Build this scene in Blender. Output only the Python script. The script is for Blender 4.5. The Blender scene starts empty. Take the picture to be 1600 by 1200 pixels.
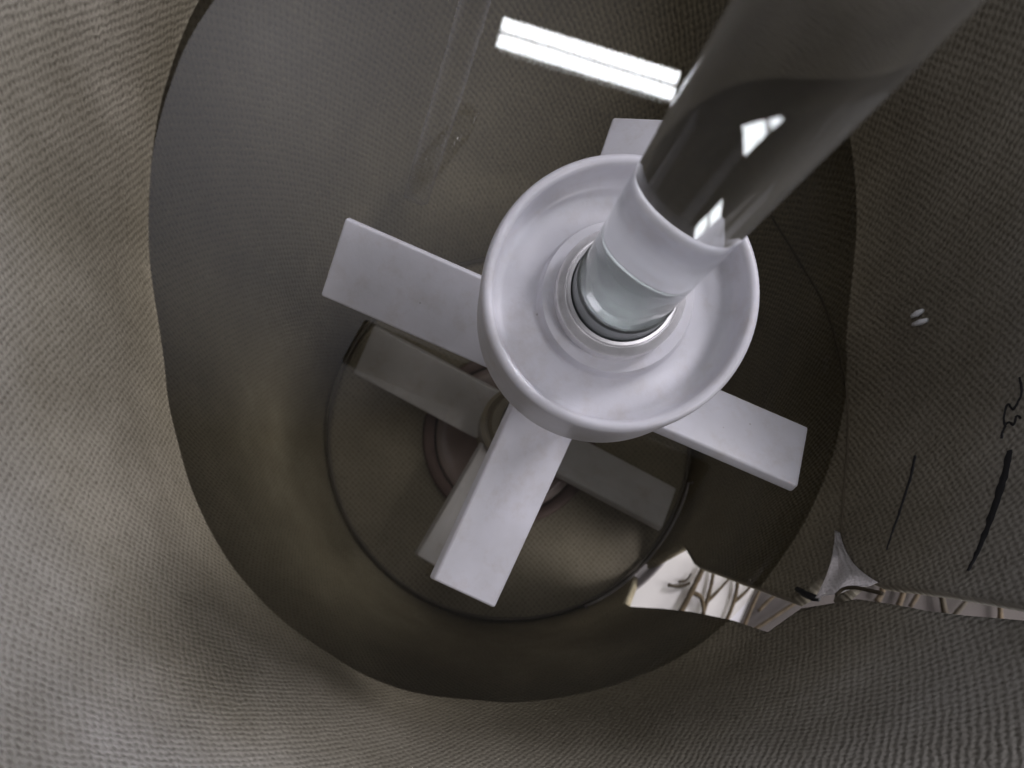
import bpy, bmesh, math, random
from mathutils import Vector, noise

R_ = math.radians
U = 0.01                                  # modelling unit: one centimetre
S = bpy.context.scene
COL = S.collection

# ------------------------------------------------------------------ camera, world, lamps, exposure
CAM = Vector((-4.37, -5.72, 42.0))        # looks straight down, off the shaft's axis (cm)
F, NX, NY = 1400.0, 634.0, 897.0          # focal length and principal point in 1600 x 1200 pixels
cd = bpy.data.cameras.new('camera')
cd.sensor_width = 36.0
cd.lens = F / 1600 * 36
cd.shift_x = (800 - NX) / 1600
cd.shift_y = (NY - 600) / 1600
cd.clip_start = 0.005
cd.clip_end = 50
cd.dof.use_dof = True
cd.dof.focus_distance = 0.21
cd.dof.aperture_fstop = 24
cam = bpy.data.objects.new('camera', cd)
COL.objects.link(cam)
cam.location = CAM * U
S.camera = cam

W = bpy.data.worlds.new('World')
S.world = W
W.use_nodes = True
bg = W.node_tree.nodes['Background']       # an indoor surround: pale ceiling overhead, darker towards the sides
wt = W.node_tree
wg = wt.nodes.new('ShaderNodeTexCoord')
wz = wt.nodes.new('ShaderNodeSeparateXYZ')
wr = wt.nodes.new('ShaderNodeValToRGB')
wt.links.new(wg.outputs['Generated'], wz.inputs[0])
wt.links.new(wz.outputs[2], wr.inputs[0])
wr.color_ramp.elements[0].position = 0.30
wr.color_ramp.elements[0].color = (0.07, 0.07, 0.075, 1)
wr.color_ramp.elements[1].position = 0.95
wr.color_ramp.elements[1].color = (0.60, 0.59, 0.63, 1)
wt.links.new(wr.outputs[0], bg.inputs[0])
bg.inputs[1].default_value = 0.12

def area(name, loc, aim, sx, sy, power, colour=(1, 1, 1)):
    l = bpy.data.lights.new(name, 'AREA')
    l.shape = 'RECTANGLE'
    l.size, l.size_y = sx * U, sy * U
    l.energy = power
    l.color = colour
    o = bpy.data.objects.new(name, l)
    COL.objects.link(o)
    o.location = Vector(loc) * U
    o.rotation_euler = (Vector(aim) - Vector(loc)).to_track_quat('-Z', 'Y').to_euler()
    return o

area('key_light', (150, 120, 130), (-6, -4, 16), 60, 60, 29, (0.95, 0.92, 1.0))  # unseen key light from the upper right
area('bowl_fill', (130, -75, 215), (-1, 1, 14), 70, 60, 17, (0.97, 0.94, 1.0))  # added fill, unseen, brightens the inside of the bowl
area('fill_light', (-150, -10, 200), (2, 0, 8), 70, 70, 5, (0.97, 0.94, 1.0))
def mirrored(px, py, H):
    """the point at height H whose mirror image in the liquid (13.8 cm up) falls on this photo pixel"""
    k = (CAM.z - 13.8) + (H - 13.8)
    return Vector((CAM.x + (px - NX) / F * k, CAM.y - (py - NY) / F * k, H))
def on_liquid(px, py):
    return CAM + Vector(((px - NX) / F, -(py - NY) / F, -1)) * (CAM.z - 13.8)
cl = area('haze_panel', mirrored(420, 60, 270), on_liquid(420, 60), 330, 330, 2.3, (0.97, 0.94, 1.0))  # added unseen panel; its mirror image lays the soft haze
cl.data.spread = R_(44)
area('bench_fill', (40, -14, 12), (12, -7, -1), 24, 24, 1.15, (1, 0.97, 0.98))  # added unseen lamp that brightens the bench beyond the slit

S.view_settings.view_transform = 'Standard'
S.view_settings.look = 'None'
S.view_settings.exposure = 0
S.view_settings.gamma = 1
S.view_settings.use_curve_mapping = False
S.render.engine = 'CYCLES'
S.cycles.max_bounces = 14
S.cycles.transmission_bounces = 12
S.cycles.transparent_max_bounces = 16
S.cycles.sample_clamp_indirect = 45

# ------------------------------------------------------------------ helpers
def tag(o, label=None, cat=None, group=None, kind=None):
    for k, v in (('label', label), ('category', cat), ('group', group), ('kind', kind)):
        if v:
            o[k] = v
    return o

def empty(name, loc=(0, 0, 0)):
    o = bpy.data.objects.new(name, None)
    o.empty_display_size = 0.01
    o.location = Vector(loc) * U
    COL.objects.link(o)
    return o

def link(name, bm, mat, parent=None, smooth=True, origin=None):
    org = Vector(origin) if origin else Vector((0, 0, 0))
    for v in bm.verts:
        v.co = (v.co - org) * U
    me = bpy.data.meshes.new(name)
    bm.to_mesh(me)
    bm.free()
    for p in me.polygons:
        p.use_smooth = smooth
    me.materials.append(mat)
    o = bpy.data.objects.new(name, me)
    COL.objects.link(o)
    if parent:
        o.parent = parent
        o.location = org * U - parent.location
    else:
        o.location = org * U
    return o

def sharp(o, deg=35):
    try:
        o.data.set_sharp_from_angle(angle=R_(deg))
    except Exception:
        pass
    return o

def bevel(bm, w, seg=2, ang=40):
    es = [e for e in bm.edges if len(e.link_faces) == 2 and e.calc_face_angle(0) > R_(ang)]
    bmesh.ops.bevel(bm, geom=es, offset=w, segments=seg, affect='EDGES', profile=0.5, clamp_overlap=True)

def lathe(profile, n=96, closed=False, bm=None, centre=(0, 0)):
    """profile: (r, z) points from bottom outside round"""
    bm = bm or bmesh.new()
    rings = []
    for r, z in profile:
        if r < 1e-6:
            rings.append([bm.verts.new((centre[0], centre[1], z))])
        else:
            rings.append([bm.verts.new((centre[0] + r * math.cos(2 * math.pi * i / n), centre[1] + r * math.sin(2 * math.pi * i / n), z)) for i in range(n)])
    prs = list(zip(rings, rings[1:]))
    if closed:
        prs.append((rings[-1], rings[0]))
    for a, b in prs:
        for i in range(n):
            j = (i + 1) % n
            if len(a) == 1 and len(b) == 1:
                continue
            if len(a) == 1:
                bm.faces.new((a[0], b[i], b[j]))
            elif len(b) == 1:
                bm.faces.new((a[i], a[j], b[0]))
            else:
                bm.faces.new((a[i], a[j], b[j], b[i]))
    bmesh.ops.recalc_face_normals(bm, faces=bm.faces)
    return bm

def tube(pts, rad, n=8, bm=None):
    bm = bm or bmesh.new()
    pts = [Vector(p) for p in pts]
    rads = rad if isinstance(rad, (list, tuple)) else [rad] * len(pts)
    prev, ref = None, Vector((0.31, 0.27, 0.91))
    for k, p in enumerate(pts):
        d = (pts[min(k + 1, len(pts) - 1)] - pts[max(k - 1, 0)]).normalized()
        a = d.cross(ref)
        if a.length < 0.05:
            a = d.cross(Vector((1, 0, 0)))
        a.normalize()
        b = d.cross(a).normalized()
        ring = [bm.verts.new(p + (a * math.cos(2 * math.pi * i / n) + b * math.sin(2 * math.pi * i / n)) * rads[k]) for i in range(n)]
        if prev:
            for i in range(n):
                bm.faces.new((prev[i], prev[(i + 1) % n], ring[(i + 1) % n], ring[i]))
        else:
            bm.faces.new(ring[::-1])
        prev = ring
    bm.faces.new(prev)
    return bm

def lerp_table(t, x):
    if x <= t[0][0]:
        return t[0][1]
    for (x0, y0), (x1, y1) in zip(t, t[1:]):
        if x <= x1:
            return y0 + (y1 - y0) * (x - x0) / max(1e-9, x1 - x0)
    return t[-1][1]

# ------------------------------------------------------------------ materials
class NT:
    def __init__(self, name):
        self.m = bpy.data.materials.new(name)
        self.m.use_nodes = True
        self.t = self.m.node_tree
        self.p = self.t.nodes['Principled BSDF']
        self.out = self.t.nodes['Material Output']
    def n(self, typ, **kw):
        x = self.t.nodes.new(typ)
        for k, v in kw.items():
            setattr(x, k, v)
        return x
    def l(self, a, b):
        self.t.links.new(a, b)
    def set(self, **kw):
        for k, v in kw.items():
            self.p.inputs[k.replace('_', ' ')].default_value = v
        return self
    def math(self, op, a, b=None):
        x = self.n('ShaderNodeMath', operation=op)
        for i, v in enumerate((a, b)):
            if v is None:
                continue
            if isinstance(v, (int, float)):
                x.inputs[i].default_value = v
            else:
                self.l(v, x.inputs[i])
        return x.outputs[0]
    def noise(self, scale, detail=3, coord='Object', rough=0.55):
        tc = self.n('ShaderNodeTexCoord')
        x = self.n('ShaderNodeTexNoise')
        x.inputs['Scale'].default_value = scale
        x.inputs['Detail'].default_value = detail
        x.inputs['Roughness'].default_value = rough
        self.l(tc.outputs[coord], x.inputs['Vector'])
        return x.outputs['Fac']
    def ramp(self, fac, stops):
        x = self.n('ShaderNodeValToRGB')
        e = x.color_ramp.elements
        while len(e) < len(stops):
            e.new(0.5)
        for i, (p, c) in enumerate(stops):
            e[i].position = p
            e[i].color = (*c, 1)
        self.l(fac, x.inputs[0])
        return x.outputs[0]
    def mixc(self, fac, a, b, mode='MIX'):
        x = self.n('ShaderNodeMix', data_type='RGBA', blend_type=mode)
        if isinstance(fac, (int, float)):
            x.inputs[0].default_value = fac
        else:
            self.l(fac, x.inputs[0])
        for s, v in ((6, a), (7, b)):
            if isinstance(v, tuple):
                x.inputs[s].default_value = (*v, 1)
            else:
                self.l(v, x.inputs[s])
        return x.outputs[2]
    def bump(self, h, strength, dist):
        x = self.n('ShaderNodeBump')
        x.inputs['Strength'].default_value = strength
        x.inputs['Distance'].default_value = dist
        self.l(h, x.inputs['Height'])
        self.l(x.outputs[0], self.p.inputs['Normal'])

def woven(name, dark, mid, light, pitch, strength=0.7, rough=0.8, light_ramp=False):
    """coarse plain weave: UVs are in centimetres"""
    g = NT(name)
    uv = g.n('ShaderNodeUVMap')
    ns = g.n('ShaderNodeTexNoise')
    ns.inputs['Scale'].default_value = 2.6
    ns.inputs['Detail'].default_value = 2
    g.l(uv.outputs[0], ns.inputs['Vector'])
    add = g.n('ShaderNodeVectorMath', operation='MULTIPLY_ADD')
    g.l(ns.outputs['Color'], add.inputs[0])
    add.inputs[1].default_value = (0.16, 0.16, 0)
    g.l(uv.outputs[0], add.inputs[2])
    sep = g.n('ShaderNodeSeparateXYZ')
    g.l(add.outputs[0], sep.inputs[0])
    k = math.pi / pitch
    a = g.math('SINE', g.math('MULTIPLY', sep.outputs[0], k))
    b = g.math('SINE', g.math('MULTIPLY', sep.outputs[1], k * 0.92))
    h = g.math('ADD', g.math('MULTIPLY', g.math('MULTIPLY', a, b), 0.5), 0.5)
    fine = g.n('ShaderNodeTexNoise')
    fine.inputs['Scale'].default_value = 7
    fine.inputs['Detail'].default_value = 4
    g.l(uv.outputs[0], fine.inputs['Vector'])
    h2 = g.math('ADD', g.math('MULTIPLY', h, 0.68), g.math('MULTIPLY', fine.outputs['Fac'], 0.85))
    big = g.noise(17, 5, rough=0.62)
    c = g.ramp(big, [(0.3, dark), (0.52, mid), (0.72, light)])
    if light_ramp:                                   # light painted by height: low cloth paler and yellower, darkened at the liquid line
        tc = g.n('ShaderNodeTexCoord')
        sz = g.n('ShaderNodeSeparateXYZ')
        g.l(tc.outputs['Object'], sz.inputs[0])
        zz = g.math('ADD', sz.outputs[2], g.math('MULTIPLY', g.math('SUBTRACT', g.noise(22, 3), 0.5), 0.03))
        mr = g.n('ShaderNodeMapRange')
        mr.inputs[1].default_value, mr.inputs[2].default_value = 0.06, 0.22
        g.l(zz, mr.inputs[0])
        k = g.ramp(mr.outputs[0], [(0.12, (0.68, 0.63, 0.51)), (0.49, (0.30, 0.275, 0.22)), (0.60, (0.27, 0.25, 0.21)), (0.80, (0.37, 0.355, 0.32)), (1.0, (0.50, 0.50, 0.51))])
        c = g.mixc(1.0, g.mixc(1.0, c, k, 'MULTIPLY'), (2.0, 2.0, 2.0), 'MULTIPLY')
    pit = g.ramp(h2, [(0.2, (0.55, 0.53, 0.5)), (0.75, (1.08, 1.08, 1.08))])
    g.l(g.mixc(1.0, c, pit, 'MULTIPLY'), g.p.inputs['Base Color'])
    g.p.inputs['Roughness'].default_value = rough
    g.p.inputs['Specular IOR Level'].default_value = 0.3
    g.bump(h2, strength, 0.0006)
    return g.m

M_jacket = woven('grey_woven_cloth', (0.215, 0.203, 0.172), (0.295, 0.283, 0.25), (0.41, 0.397, 0.365), 0.12, 1.0, light_ramp=True)
M_base = woven('brown_woven_cloth', (0.18, 0.16, 0.12), (0.24, 0.215, 0.165), (0.29, 0.26, 0.21), 0.12, 0.4)

def ptfe():
    g = NT('white_plastic')
    n = g.noise(60, 3)
    c = g.ramp(n, [(0.35, (0.60, 0.595, 0.625)), (0.65, (0.68, 0.675, 0.72))])
    st = g.noise(140, 5, rough=0.7)
    c = g.mixc(1.0, c, g.ramp(st, [(0.28, (0.90, 0.875, 0.84)), (0.50, (1, 1, 1))]), 'MULTIPLY')
    vo = g.n('ShaderNodeTexVoronoi')
    vo.inputs['Scale'].default_value = 95
    vc = g.n('ShaderNodeTexCoord')
    g.l(vc.outputs['Object'], vo.inputs['Vector'])
    c = g.mixc(1.0, c, g.ramp(vo.outputs['Distance'], [(0.012, (0.55, 0.52, 0.48)), (0.03, (1, 1, 1))]), 'MULTIPLY')
    g.l(c, g.p.inputs['Base Color'])
    g.set(Roughness=0.38)
    g.p.inputs['Subsurface Weight'].default_value = 0.12
    g.p.inputs['Subsurface Radius'].default_value = (0.004, 0.0035, 0.003)
    g.p.inputs['Subsurface Scale'].default_value = 1.0
    f = g.noise(900, 2)
    g.bump(f, 0.12, 0.0003)
    return g.m
M_white = ptfe()

def glass(name, ior, colour, rough=0.0):
    g = NT(name)
    b = g.n('ShaderNodeBsdfGlass')
    b.inputs['Color'].default_value = (*colour, 1)
    b.inputs['IOR'].default_value = ior
    b.inputs['Roughness'].default_value = rough
    g.l(b.outputs[0], g.out.inputs['Surface'])
    return g.m
M_rod = glass('clear_rod_glass', 1.12, (0.97, 0.98, 0.98))
rt = M_rod.node_tree
rdif = rt.nodes.new('ShaderNodeBsdfDiffuse')            # painted pale haze that lightens the rod
rdif.inputs['Color'].default_value = (0.75, 0.75, 0.78, 1)
rmx = rt.nodes.new('ShaderNodeMixShader')
rn = rt.nodes.new('ShaderNodeTexNoise')
rc = rt.nodes.new('ShaderNodeTexCoord')
rmap = rt.nodes.new('ShaderNodeMapping')
rmap.inputs['Scale'].default_value = (150, 150, 9)
rr_ = rt.nodes.new('ShaderNodeMapRange')
rr_.inputs[1].default_value, rr_.inputs[2].default_value = 0.3, 0.75
rr_.inputs[3].default_value, rr_.inputs[4].default_value = 0.03, 0.085
rn.inputs['Scale'].default_value = 1
rt.links.new(rc.outputs['Object'], rmap.inputs[0])
rt.links.new(rmap.outputs[0], rn.inputs['Vector'])
rt.links.new(rn.outputs['Fac'], rr_.inputs[0])
rt.links.new(rr_.outputs[0], rmx.inputs[0])
rt.links.new([n for n in rt.nodes if n.type == 'BSDF_GLASS'][0].outputs[0], rmx.inputs[1])
rt.links.new(rdif.outputs[0], rmx.inputs[2])
rt.links.new(rmx.outputs[0], rt.nodes['Material Output'].inputs['Surface'])


def metal(name, c, rough):
    g = NT(name)
    g.set(Metallic=1.0, Roughness=rough)
    n = g.noise(400, 2)
    g.l(g.ramp(n, [(0.3, tuple(x * 0.85 for x in c)), (0.7, c)]), g.p.inputs['Base Color'])
    return g.m
M_steel = metal('brushed_aluminium', (0.95, 0.94, 0.95), 0.42)
M_steel.node_tree.nodes['Principled BSDF'].inputs['Metallic'].default_value = 0.5
M_steel.node_tree.nodes['Principled BSDF'].inputs['Anisotropic'].default_value = 0.8
M_ferrule = metal('dull_steel', (0.36, 0.385, 0.385), 0.4)

def flat(name, c, rough=0.6, var=0.15, scale=60):
    g = NT(name)
    n = g.noise(scale, 4)
    g.l(g.ramp(n, [(0.3, tuple(x * (1 - var) for x in c)), (0.7, tuple(min(0.9, x * (1 + var)) for x in c))]), g.p.inputs['Base Color'])
    g.set(Roughness=rough)
    return g.m

def water_mat(name='clear_liquid', ior=1.72, tint=(0.965, 0.945, 0.875)):
    g = NT(name)
    fr = g.n('ShaderNodeFresnel')
    fr.inputs['IOR'].default_value = ior
    tr = g.n('ShaderNodeBsdfTransparent')
    tr.inputs['Color'].default_value = (*tint, 1)
    gl = g.n('ShaderNodeBsdfGlossy')
    gl.inputs['Roughness'].default_value = 0.0
    mx = g.n('ShaderNodeMixShader')
    g.l(fr.outputs[0], mx.inputs[0])
    g.l(tr.outputs[0], mx.inputs[1])
    g.l(gl.outputs[0], mx.inputs[2])
    g.l(mx.outputs[0], g.out.inputs['Surface'])
    return g.m
M_water = water_mat()
g = NT('pale_streak_glass')
lw = g.n('ShaderNodeLayerWeight')
lw.inputs['Blend'].default_value = 0.35
tr = g.n('ShaderNodeBsdfTransparent')
g.set(Roughness=0.12)
g.p.inputs['Base Color'].default_value = (0.62, 0.62, 0.66, 1)
mx = g.n('ShaderNodeMixShader')
g.l(g.math('MULTIPLY', g.math('POWER', lw.outputs['Facing'], 2.0), 0.55), mx.inputs[0])  # pale rim tone painted in so the edges show as streaks
g.l(tr.outputs[0], mx.inputs[1])
g.l(g.p.outputs[0], mx.inputs[2])
g.l(mx.outputs[0], g.out.inputs['Surface'])
M_streak = g.m

# ------------------------------------------------------------------ the woven jacket's shape (cm)
ZW = 13.8                                # liquid level
TOP = 26.0
ZB = 4.0                                 # the vessel's floor
RB = 7.75
def centre(z):
    t = min(1.0, max(0.0, (z - ZB) / (ZW - ZB)))
    return (-1.23 * t, 0.93 * t)
def flare(th):
    return R_(11 + 15 * max(0.0, math.cos(th - R_(205))) + 30 * max(0.0, math.cos(th - R_(88))) ** 1.5)
def wall_r(th, z, folds=True):
    t = max(0.0, min(z, ZW) - ZB) / (ZW - ZB)
    r = RB + (10.7 - RB + 6.2 * max(0.0, math.cos(th - R_(92))) ** 1.6) * (0.55 * t ** 0.6 + 0.45 * t * t)
    if z > ZW:                            # the cloth leans outwards more and more towards its rim
        d = z - ZW
        t0, t1 = 0.30, math.tan(flare(th))
        e = 5.0
        r += t0 * d + (t1 - t0) * (d * d / (2 * e) if d < e else d - e / 2)
    if folds:
        u, v = math.cos(th) * 2.2, math.sin(th) * 2.2
        a = 0.03 + 0.10 * min(1.0, max(0.0, (z - 3) / 10))
        r += a * (noise.noise((u, v, z * 0.05)) + 0.5 * noise.noise((u * 2.3 + 5, v * 2.3, z * 0.12)))
    return r
def wall_pt(th, z, off=0.0):
    c = centre(z)
    r = wall_r(th, z) - off
    return Vector((c[0] + r * math.cos(th), c[1] + r * math.sin(th), z))
def sight(px, py):
    return Vector(((px - NX) / F, -(py - NY) / F, -1.0))
def hit(px, py):
    """where the line of sight through a photo pixel meets the jacket's inner face: (angle, height)"""
    d = sight(px, py)
    lo = None
    h = 10.0
    while h < CAM.z - ZB:
        p = CAM + d * h
        c = centre(p.z)
        x, y = p.x - c[0], p.y - c[1]
        th = math.atan2(y, x)
        if math.hypot(x, y) >= wall_r(th, p.z):
            return th, p.z
        h += 0.02
    p = CAM + d * (CAM.z - ZB)
    return math.atan2(p.y, p.x), ZB

# slit edges: photo outline of the opening carried onto the wall
up_px = [(1066, 850), (1085, 882), (1150, 905), (1200, 922), (1245, 938), (1302, 940), (1312, 905), (1318, 868), (1328, 880), (1346, 900), (1372, 912), (1420, 917), (1480, 925), (1540, 936), (1600, 946), (1680, 956)]
lo_px = [(985, 948), (1035, 951), (1080, 956), (1150, 971), (1200, 988), (1250, 951), (1300, 943), (1340, 936), (1400, 945), (1450, 955), (1500, 961), (1600, 970), (1680, 976)]
up_t = sorted((hit(*p)[1], hit(*p)[0]) for p in up_px)
lo_t = sorted((hit(*p)[1], hit(*p)[0]) for p in lo_px)
Z0 = max(ZB + 0.3, min(up_t[0][0], lo_t[0][0]))
def th_up(z): return lerp_table(up_t, z)
def th_lo(z): return min(lerp_table(lo_t, z), th_up(z) - 0.004)

jacket = empty('fabric_jacket')
tag(jacket, 'grey brown woven cloth jacket lining the round vessel, split open at lower right', 'fabric jacket')

def wall_mesh():
    bm = bmesh.new()
    uvl = bm.loops.layers.uv.new('UVMap')
    zs = [ZB] + [Z0 + (TOP - Z0) * (i / 110) for i in range(111)]
    NTH = 300
    rows, uvs = [], {}
    for z in zs:
        zz = max(z, Z0)
        a, b = th_up(zz), th_lo(zz) + 2 * math.pi
        if z < Z0:
            m = 0.5 * (a + b - 2 * math.pi)
            a, b = m + 0.002, m + 2 * math.pi - 0.002
        row = []
        for i in range(NTH + 1):
            th = a + (b - a) * i / NTH
            v = bm.verts.new(wall_pt(th, z))
            s = 1 / math.cos(flare(th)) if z > ZW else 1.05
            uvs[v] = (th * 12.5, ZW + (z - ZW) * s)
            row.append(v)
        rows.append(row)
    for r0, r1 in zip(rows, rows[1:]):
        for i in range(NTH):
            f = bm.faces.new((r0[i], r0[i + 1], r1[i + 1], r1[i]))
            for lp in f.loops:
                lp[uvl].uv = uvs[lp.vert]
    return bm
wall = link('side_panel', wall_mesh(), M_jacket, jacket)
sol = wall.modifiers.new('thickness', 'SOLIDIFY')
sol.thickness = 0.35 * U
sol.offset = 1

def base_mesh():
    bm = bmesh.new()
    uvl = bm.loops.layers.uv.new('UVMap')
    bmesh.ops.create_grid(bm, x_segments=40, y_segments=40, size=1)
    for v in bm.verts:
        x, y = v.co.x, v.co.y
        m = max(abs(x), abs(y))
        L = math.hypot(x, y) or 1
        r = m * (RB + 0.15)
        v.co = Vector((x / L * r, y / L * r, ZB + 0.05 * noise.noise((x * 3, y * 3, 0))))
    for f in bm.faces:
        for lp in f.loops:
            lp[uvl].uv = (lp.vert.co.x, lp.vert.co.y)
    return bm
base = link('base_panel', base_mesh(), M_base, jacket)
sol = base.modifiers.new('thickness', 'SOLIDIFY')
sol.thickness = 0.4 * U
sol.offset = -1

# seam, ink strokes and the frayed corner, all on the inner face of the jacket
def on_wall(px, py, off):
    th, z = hit(px, py)
    return wall_pt(th, z, off)
M_seam = flat('seam_thread', (0.09, 0.075, 0.05), 0.9)
M_ink = flat('black_ink', (0.006, 0.006, 0.008), 0.6)
M_pale = woven('pale_frayed_cloth', (0.66, 0.64, 0.62), (0.76, 0.74, 0.74), (0.82, 0.80, 0.81), 0.10, 0.9)

pn, pt = M_pale.node_tree.nodes, M_pale.node_tree
ptr = pn.new('ShaderNodeBsdfTranslucent')
ptr.inputs['Color'].default_value = (0.85, 0.83, 0.86, 1)
pmx = pn.new('ShaderNodeMixShader')
pmx.inputs[0].default_value = 0.5
pt.links.new(pn['Principled BSDF'].outputs[0], pmx.inputs[1])
pt.links.new(ptr.outputs[0], pmx.inputs[2])
pt.links.new(pmx.outputs[0], pn['Material Output'].inputs['Surface'])

def smooth_path(pts, n=6):
    out = []
    for i in range(len(pts) - 1):
        p0, p1, p2, p3 = pts[max(0, i - 1)], pts[i], pts[i + 1], pts[min(len(pts) - 1, i + 2)]
        for k in range(n):
            t = k / n
            out.append(tuple(0.5 * ((2 * b) + (c - a) * t + (2 * a - 5 * b + 4 * c - d) * t * t + (3 * b - a - 3 * c + d) * t ** 3) for a, b, c, d in zip(p0, p1, p2, p3)))
    out.append(pts[-1])
    return out
def stroke(name, pts, w, mat, off=0.03, wide=None):
    """a thin ribbon lying on the cloth; w is the width in cm"""
    P = [on_wall(x, y, off + 0.02) for x, y in smooth_path(pts)]
    n = len(P)
    rnd = random.Random(n)
    bm = bmesh.new()
    prev = None
    for i, p in enumerate(P):
        h = (w if wide is None else lerp_table(wide, i / (n - 1))) * 0.5 * rnd.uniform(0.75, 1.2)
        d = (P[min(i + 1, n - 1)] - P[max(i - 1, 0)]).normalized()
        inward = Vector((-p.x, -p.y, 4)).normalized()
        e = d.cross(inward).normalized()
        up = inward * 0.012
        row = [bm.verts.new(p - e * h - up), bm.verts.new(p - e * h * 0.6 + up), bm.verts.new(p + e * h * 0.6 + up), bm.verts.new(p + e * h - up)]
        if prev:
            for k in range(3):
                bm.faces.new((prev[k], prev[k + 1], row[k + 1], row[k]))
        prev = row
    bmesh.ops.recalc_face_normals(bm, faces=bm.faces)
    return link(name, bm, mat, jacket)
stroke('seam', [(1205, 335), (1250, 408), (1290, 480), (1314, 560), (1325, 625), (1325, 700), (1319, 770), (1314, 850)], 0.09, M_seam, 0.0)
stroke('ink_line', [(1579, 704), (1572, 740), (1558, 785), (1540, 835), (1525, 870), (1513, 893)], 0.1, M_ink, 0.0, [(0, 0.2), (0.3, 0.24), (0.7, 0.15), (1, 0.07)])
stroke('ink_line', [(1431, 712), (1424, 745), (1410, 790), (1396, 830), (1386, 860)], 0.07, M_ink, 0.0, [(0, 0.09), (0.3, 0.1), (0.7, 0.06), (1, 0.03)])
stroke('ink_scribble', [(1594, 590), (1598, 612), (1592, 628), (1584, 640), (1576, 632), (1570, 650), (1572, 668)], 0.06, M_ink, 0.0)
stroke('ink_scribble', [(1597, 655), (1590, 650), (1585, 664), (1577, 660), (1569, 672), (1566, 686)], 0.06, M_ink, 0.0)

def corner_mesh():
    bm = bmesh.new()
    uvl = bm.loops.layers.uv.new('UVMap')
    left = [(1316, 836), (1311, 870), (1303, 900), (1292, 925), (1282, 942)]
    right = [(1319, 836), (1328, 862), (1341, 885), (1359, 902), (1380, 916)]
    rows = []
    for a, b in zip(smooth_path(left, 4), smooth_path(right, 4)):
        rows.append([bm.verts.new(on_wall(a[0] + (b[0] - a[0]) * k / 6, a[1] + (b[1] - a[1]) * k / 6, 0.16 + 0.05 * math.sin(k * 2.1))) for k in range(7)])
    for r0, r1 in zip(rows, rows[1:]):
        for k in range(6):
            f = bm.faces.new((r0[k], r0[k + 1], r1[k + 1], r1[k]))
            for lp in f.loops:
                lp[uvl].uv = (lp.vert.co.x + lp.vert.co.y, lp.vert.co.z)
    return bm
fc = link('frayed_corner', corner_mesh(), M_pale, jacket)
fc['label'] = 'pale frayed cloth corner'
sol = fc.modifiers.new('thickness', 'SOLIDIFY')
sol.thickness = 0.05 * U

# ------------------------------------------------------------------ bench beyond the slit
bm = bmesh.new()
bmesh.ops.create_grid(bm, x_segments=1, y_segments=1, size=60)
for v in bm.verts:
    v.co.z = 2.8
bench = link('bench_surface', bm, flat('mauve_bench', (0.085, 0.074, 0.068), 0.95), None, False)
tag(bench, 'mauve grey bench surface seen through the slit in the jacket', 'bench', None, 'structure')

def on_bench(px, py, z=2.85):
    return CAM + sight(px, py) * (CAM.z - z)
bm = bmesh.new()
corners = [on_bench(*p, z=2.85) for p in [(930, 1010), (1140, 1010), (1192, 890), (1180, 800), (960, 780)]]
up = [bm.verts.new(c) for c in corners]
dn = [bm.verts.new(c - Vector((0, 0, 0.03))) for c in corners]
bm.faces.new(up)
bm.faces.new(dn[::-1])
for i in range(5):
    bm.faces.new((up[i], dn[i], dn[(i + 1) % 5], up[(i + 1) % 5]))
bmesh.ops.recalc_face_normals(bm, faces=bm.faces)
paper = link('paper_sheet', bm, flat('white_paper', (0.80, 0.79, 0.82), 0.7, 0.03), None, False)
tag(paper, 'white paper sheet on the bench under the twigs, beyond the slit', 'paper')

M_twig = flat('dry_twig', (0.085, 0.062, 0.036), 0.9, 0.45, 300)
M_twig2 = flat('dark_twig', (0.05, 0.038, 0.022), 0.8, 0.3, 300)
twigs = [
    ('thick forked tan twig nearest the glass ring, lying on the paper', 0.26, M_twig, [[(1055, 972), (1075, 935), (1090, 905), (1102, 880)], [(1080, 925), (1096, 935), (1100, 965)]]),
    ('short dark twig with three stubs lying left of the forked tan twig', 0.15, M_twig2, [[(1044, 914), (1060, 917), (1078, 911)], [(1060, 909), (1072, 907), (1080, 896)]]),
    ('thin branching brown twig with a long right arm lying mid paper', 0.17, M_twig, [[(1092, 975), (1103, 945), (1112, 910), (1116, 885)], [(1104, 942), (1125, 920), (1148, 895)]]),
    ('Y shaped brown twig at the right part of the paper', 0.17, M_twig, [[(1128, 985), (1145, 945), (1152, 915), (1152, 895)], [(1144, 944), (1165, 925), (1182, 905)]]),
    ('straight brown twig lying along the right edge of the paper', 0.16, M_twig, [[(1160, 985), (1174, 950), (1190, 915)]]),
    ('long tan twig pair lying slanted on the mauve bench by the paper', 0.17, M_twig, [[(1170, 990), (1215, 960), (1262, 930)], [(1185, 955), (1205, 935), (1222, 925)]]),
    ('pale tan twig stub beside the frayed corner', 0.26, M_twig, [[(1370, 940), (1378, 925), (1382, 900)]]),
    ('tan forked twig in the narrow slit right of the frayed corner', 0.24, M_twig, [[(1402, 950), (1410, 930), (1416, 905)], [(1422, 948), (1436, 925), (1440, 905)]]),
    ('dark V shaped twig in the narrow slit below the thick ink line', 0.26, M_twig2, [[(1478, 965), (1473, 940), (1470, 915)], [(1488, 965), (1505, 945), (1520, 925)]]),
    ('brown twig stub in the slit at the far right', 0.22, M_twig, [[(1562, 980), (1563, 955), (1560, 930)]]),
]
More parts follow.
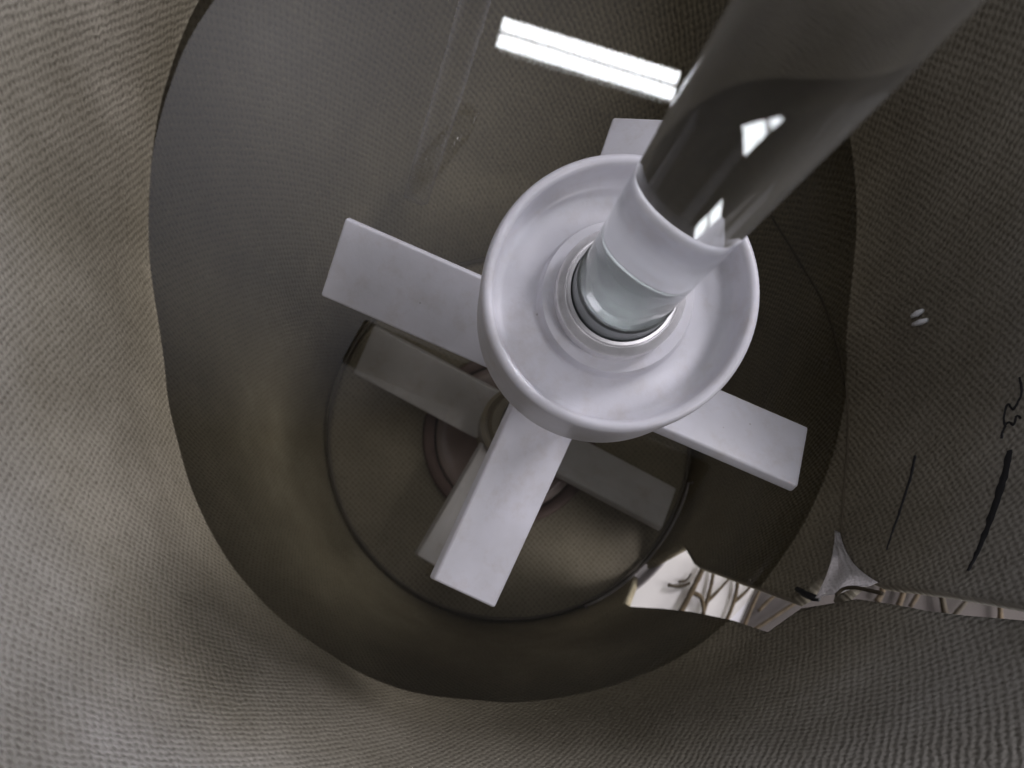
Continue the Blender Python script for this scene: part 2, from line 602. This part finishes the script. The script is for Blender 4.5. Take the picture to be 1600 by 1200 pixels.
for lab, rad, mat, arms in twigs:
    bm = bmesh.new()
    for k, arm in enumerate(arms):
        pts = [on_bench(x, y, 2.9 + rad) for x, y in smooth_path(arm, 4)]
        rr = rad * (0.62 if k == 0 else 0.45)
        tube(pts, [rr * (1 - 0.35 * i / (len(pts) - 1)) * (1 + 0.12 * random.Random(i * 7 + k).uniform(-1, 1)) for i in range(len(pts))], 8, bm)
    o = link('twig', bm, mat, None, True, tuple(on_bench(*arms[0][0], z=2.9)))
    tag(o, lab, 'twig', 'dry twigs on the bench beyond the slit')

bm = tube([on_wall(x, y, 0.12) for x, y in [(1250, 924), (1262, 932), (1276, 938), (1284, 940)]], [0.07, 0.1, 0.11, 0.08], 10)
tag(link('cord_stub', bm, M_ink), 'short black cord stub in the slit left of the frayed corner', 'cord')
bm = tube([on_wall(x, y, 0.22) for x, y in smooth_path([(1316, 938), (1328, 928), (1346, 926), (1366, 930), (1390, 936)], 4)], 0.055, 8)
tag(link('cord', bm, M_twig2), 'thin dark cord arching under the frayed corner', 'cord')

# ------------------------------------------------------------------ glass vessel bottom and the liquid
vessel = empty('glass_vessel')
tag(vessel, 'clear glass vessel bottom with a dark ring and an edge painted pale where lit', 'glass vessel')
def ring(name, r, z, minor, mat, a0=0, a1=360, n=120, parent=vessel):
    pts = [(r * math.cos(R_(a0 + (a1 - a0) * i / n)), r * math.sin(R_(a0 + (a1 - a0) * i / n)), z) for i in range(n + 1)]
    return link(name, tube(pts, minor, 10), mat, parent)
M_dark = flat('dark_ring_glass', (0.12, 0.105, 0.085), 0.5)
prof = [(RB - 0.12 + 0.07 * math.cos(2 * math.pi * i / 10), ZB + 0.15 + 0.07 * math.sin(2 * math.pi * i / 10)) for i in range(10)]
link('base_ring', lathe(prof, 160, True), M_dark, vessel)
def lit_edge_mesh():
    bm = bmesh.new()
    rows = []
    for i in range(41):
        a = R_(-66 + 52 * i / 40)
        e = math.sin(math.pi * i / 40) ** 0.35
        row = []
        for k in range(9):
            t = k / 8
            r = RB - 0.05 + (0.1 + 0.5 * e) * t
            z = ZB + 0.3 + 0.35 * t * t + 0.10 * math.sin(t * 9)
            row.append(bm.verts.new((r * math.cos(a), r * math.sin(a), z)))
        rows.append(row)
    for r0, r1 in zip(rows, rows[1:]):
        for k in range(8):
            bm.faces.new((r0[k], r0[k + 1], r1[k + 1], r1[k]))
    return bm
g = NT('lit_edge_glass')
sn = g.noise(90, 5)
g.l(g.ramp(sn, [(0.35, (0.24, 0.22, 0.235)), (0.65, (0.42, 0.40, 0.43))]), g.p.inputs['Base Color'])  # light caught by the glass edge, painted as a pale tone
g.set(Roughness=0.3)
o = link('lit_edge', lit_edge_mesh(), g.m, vessel)
o['label'] = 'glass edge painted pale as lit by the slit'
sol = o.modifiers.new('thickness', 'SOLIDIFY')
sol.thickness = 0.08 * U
link('hub_reflection', lathe([(r, ZB + z) for r, z in [(0, 0.1), (3.05, 0.1), (3.1, 0.15), (3.05, 0.2), (2.7, 0.26), (2.0, 0.2), (1.2, 0.28), (0, 0.22)]], 80), flat('purple_brown_reflection', (0.26, 0.20, 0.19), 0.35), vessel)  # mirror image of the lower hub, painted as a solid disc
link('reflection_rim', lathe([(3.4 + 0.25 * math.cos(2 * math.pi * i / 8), ZB + 0.14 + 0.08 * math.sin(2 * math.pi * i / 8)) for i in range(8)], 80, True), flat('red_brown_reflection_rim', (0.13, 0.085, 0.075), 0.6), vessel)  # reddish edge of that painted mirror image

bm = bmesh.new()
ws = []
for i in range(180):
    th = 2 * math.pi * i / 180
    ws.append(bm.verts.new(wall_pt(th, ZW, -0.02)))
bm.faces.new(ws)
water = link('water', bm, M_water, None, False)
tag(water, 'still clear liquid surface filling the lower vessel and mirroring the ceiling lamp', 'liquid', None, 'structure')

# ------------------------------------------------------------------ stirrer
stir = empty('stirrer')
tag(stir, 'white two tier paddle stirrer on a thick clear glass rod', 'stirrer')

def blade_mesh(ang, z, r0=1.2, r1=6.85, w=2.12, th=0.33, pitch=29, r1b=None):
    bm = bmesh.new()
    bmesh.ops.create_cube(bm, size=1)
    a, p = R_(ang), R_(pitch)
    for v in bm.verts:
        v.co = Vector((v.co.x * (r1 - r0), v.co.y * w, v.co.z * th))
    bevel(bm, 0.07, 3)
    er = Vector((math.cos(a), math.sin(a), 0))
    et = Vector((-math.sin(a), math.cos(a), 0))
    c = et * math.cos(p) - Vector((0, 0, 1)) * math.sin(p)
    n = et * math.sin(p) + Vector((0, 0, 1)) * math.cos(p)
    for v in bm.verts:
        x, y, q = v.co
        v.co = er * ((r0 + r1) / 2 + x) + c * y + n * q + Vector((0, 0, z))
    return bm
ZU, ZL = 18.1, 6.5
for a in (156.4, 245.3, 336.6, 71.0):
    sharp(link('blade', blade_mesh(a, ZU, r1=6.7 if a > 300 or a < 90 else 6.85), M_white, stir))
for a in (152.0, 239.5, 332.2, 62.0):
    sharp(link('blade', blade_mesh(a, ZL, r1=6.3 if 200 < a < 260 else 6.8), M_white, stir))
# hub under the cup and the lower hub
sharp(link('hub', lathe([(0, 16.9), (1.5, 16.9), (1.6, 17.0), (1.6, 21.8), (0, 21.8)]), M_white, stir))
sharp(link('lower_hub', lathe([(0, 5.1), (1.35, 5.1), (1.5, 5.35), (1.5, 7.6), (1.35, 7.75), (1.2, 7.6), (1.1, 8.1), (0, 8.1)]), flat('grey_brown_hub', (0.34, 0.31, 0.26), 0.4), stir))
link('lower_shaft', lathe([(0, 8.1), (0.8, 8.1), (0.8, 16.9), (0, 16.9)], 48), M_ferrule, stir)
# cup: outer wall, rounded lip, inner dish and boss
cup = [(0, 21.6), (2.55, 21.6), (2.72, 21.7), (2.78, 21.95), (2.84, 23.5)]
cup += [(2.715 + 0.125 * math.cos(t), 23.72 + 0.125 * math.sin(t)) for t in [k * math.pi / 8 for k in range(9)]]
cup += [(2.58, 23.5), (2.54, 23.3), (2.47, 23.19), (2.34, 23.15), (1.66, 23.25), (1.62, 23.3), (1.60, 23.48), (1.56, 23.54), (1.0, 23.55), (0, 23.55)]
sharp(link('cup', lathe(cup, 128), M_white, stir), 45)
# collar
col = [(1.32, 23.5), (1.32, 23.84), (1.29, 23.88), (1.17, 23.96), (1.155, 23.91), (1.135, 23.91), (1.12, 23.98), (1.06, 24.0), (1.045, 23.96), (1.045, 23.5)]
sharp(link('collar', lathe(col, 128, True), M_steel, stir), 30)
# steel ferrule that holds the rod's end
fer = [(0, 23.56), (1.03, 23.56), (1.03, 24.5), (0.99, 24.54), (0, 24.54)]
sharp(link('ferrule', lathe(fer, 128), M_ferrule, stir), 30)
# solid clear rod
link('rod', lathe([(0, 24.56), (0.93, 24.56), (0.975, 24.6), (0.99, 24.67), (0.99, 46), (0, 46)], 160), M_rod, stir)
sharp(bpy.data.objects['rod'], 50)

# ------------------------------------------------------------------ added thin tube standing in for pale mirrored streaks on the far side
bm = tube([CAM + sight(*p) * h for p, h in [((768, -100), 23.6), ((743, 0), 24.6), ((702, 140), 26.4), ((650, 310), 28.7)]], 0.42, 32)
t = link('streak_tube', bm, M_streak)
tag(t, 'added thin clear tube standing in for pale mirrored streaks beside the lamp reflection', 'streak tube')

# ------------------------------------------------------------------ small lamp glints, painted as white solids on the cloth
M_glint = flat('painted_glint', (0.85, 0.86, 0.9), 0.4, 0.03)
for pts, lab in (([(1428, 494), (1445, 485)], 'upper of two tiny painted lamp glints on the right side of the jacket'),
                 ([(1430, 507), (1452, 500)], 'lower of two tiny painted lamp glints on the right side of the jacket')):
    a, b = on_wall(*pts[0], 0.05), on_wall(*pts[1], 0.05)
    o = link('painted_glint', tube([a, a.lerp(b, 0.5), b], [0.06, 0.09, 0.06], 8), M_glint)
    tag(o, lab, 'glint', 'painted lamp glints on the cloth')

# ------------------------------------------------------------------ the twin tube ceiling lamp that the liquid mirrors, plus an added short one
HL = 250.0
def lamp_mat():
    g = NT('lit_lamp_tube')
    e = g.n('ShaderNodeEmission')
    e.inputs['Color'].default_value = (0.93, 0.95, 1.0, 1)
    e.inputs['Strength'].default_value = 24
    g.l(e.outputs[0], g.out.inputs['Surface'])
    return g.m
M_lit = lamp_mat()
def twin_lamp(name, a, b, c, d, label, rad=1.7):
    A0, A1, B0, B1 = (mirrored(*p, HL) for p in (a, b, c, d))
    lamp = empty(name, tuple((A0 + B1) / 2))
    tag(lamp, label, 'lamp', 'lit ceiling lamp and added short lamp')
    for p, q in ((A0, A1), (B0, B1)):
        link('lamp_tube', tube([p, q], rad, 16), M_lit, lamp)
    ax = (A1 - A0).normalized()
    side = ax.cross(Vector((0, 0, 1))).normalized()
    mid = (A0 + A1 + B0 + B1) / 4 + Vector((0, 0, 4.5))
    bm = bmesh.new()
    bmesh.ops.create_cube(bm, size=1)
    for v in bm.verts:
        v.co = mid + ax * (v.co.x * ((A1 - A0).length - 1)) + side * (v.co.y * 3) + Vector((0, 0, v.co.z * 4))
    bevel(bm, 0.5, 2)
    link('housing', bm, M_enamel, lamp, False)
M_enamel = flat('white_enamel', (0.7, 0.7, 0.7), 0.4)
twin_lamp('ceiling_or_added_lamp', (785, 37), (1060, 122), (778, 63), (1053, 148), 'lit twin tube ceiling lamp mirrored as a long white bar left of the glass rod')
twin_lamp('ceiling_or_added_lamp', (1176, 28), (1312, 71), (1160, 80), (1296, 123), 'added short twin tube lamp making the glint in the clear glass rod', 3.4)  # added lamp; seen through the rod it makes the glint
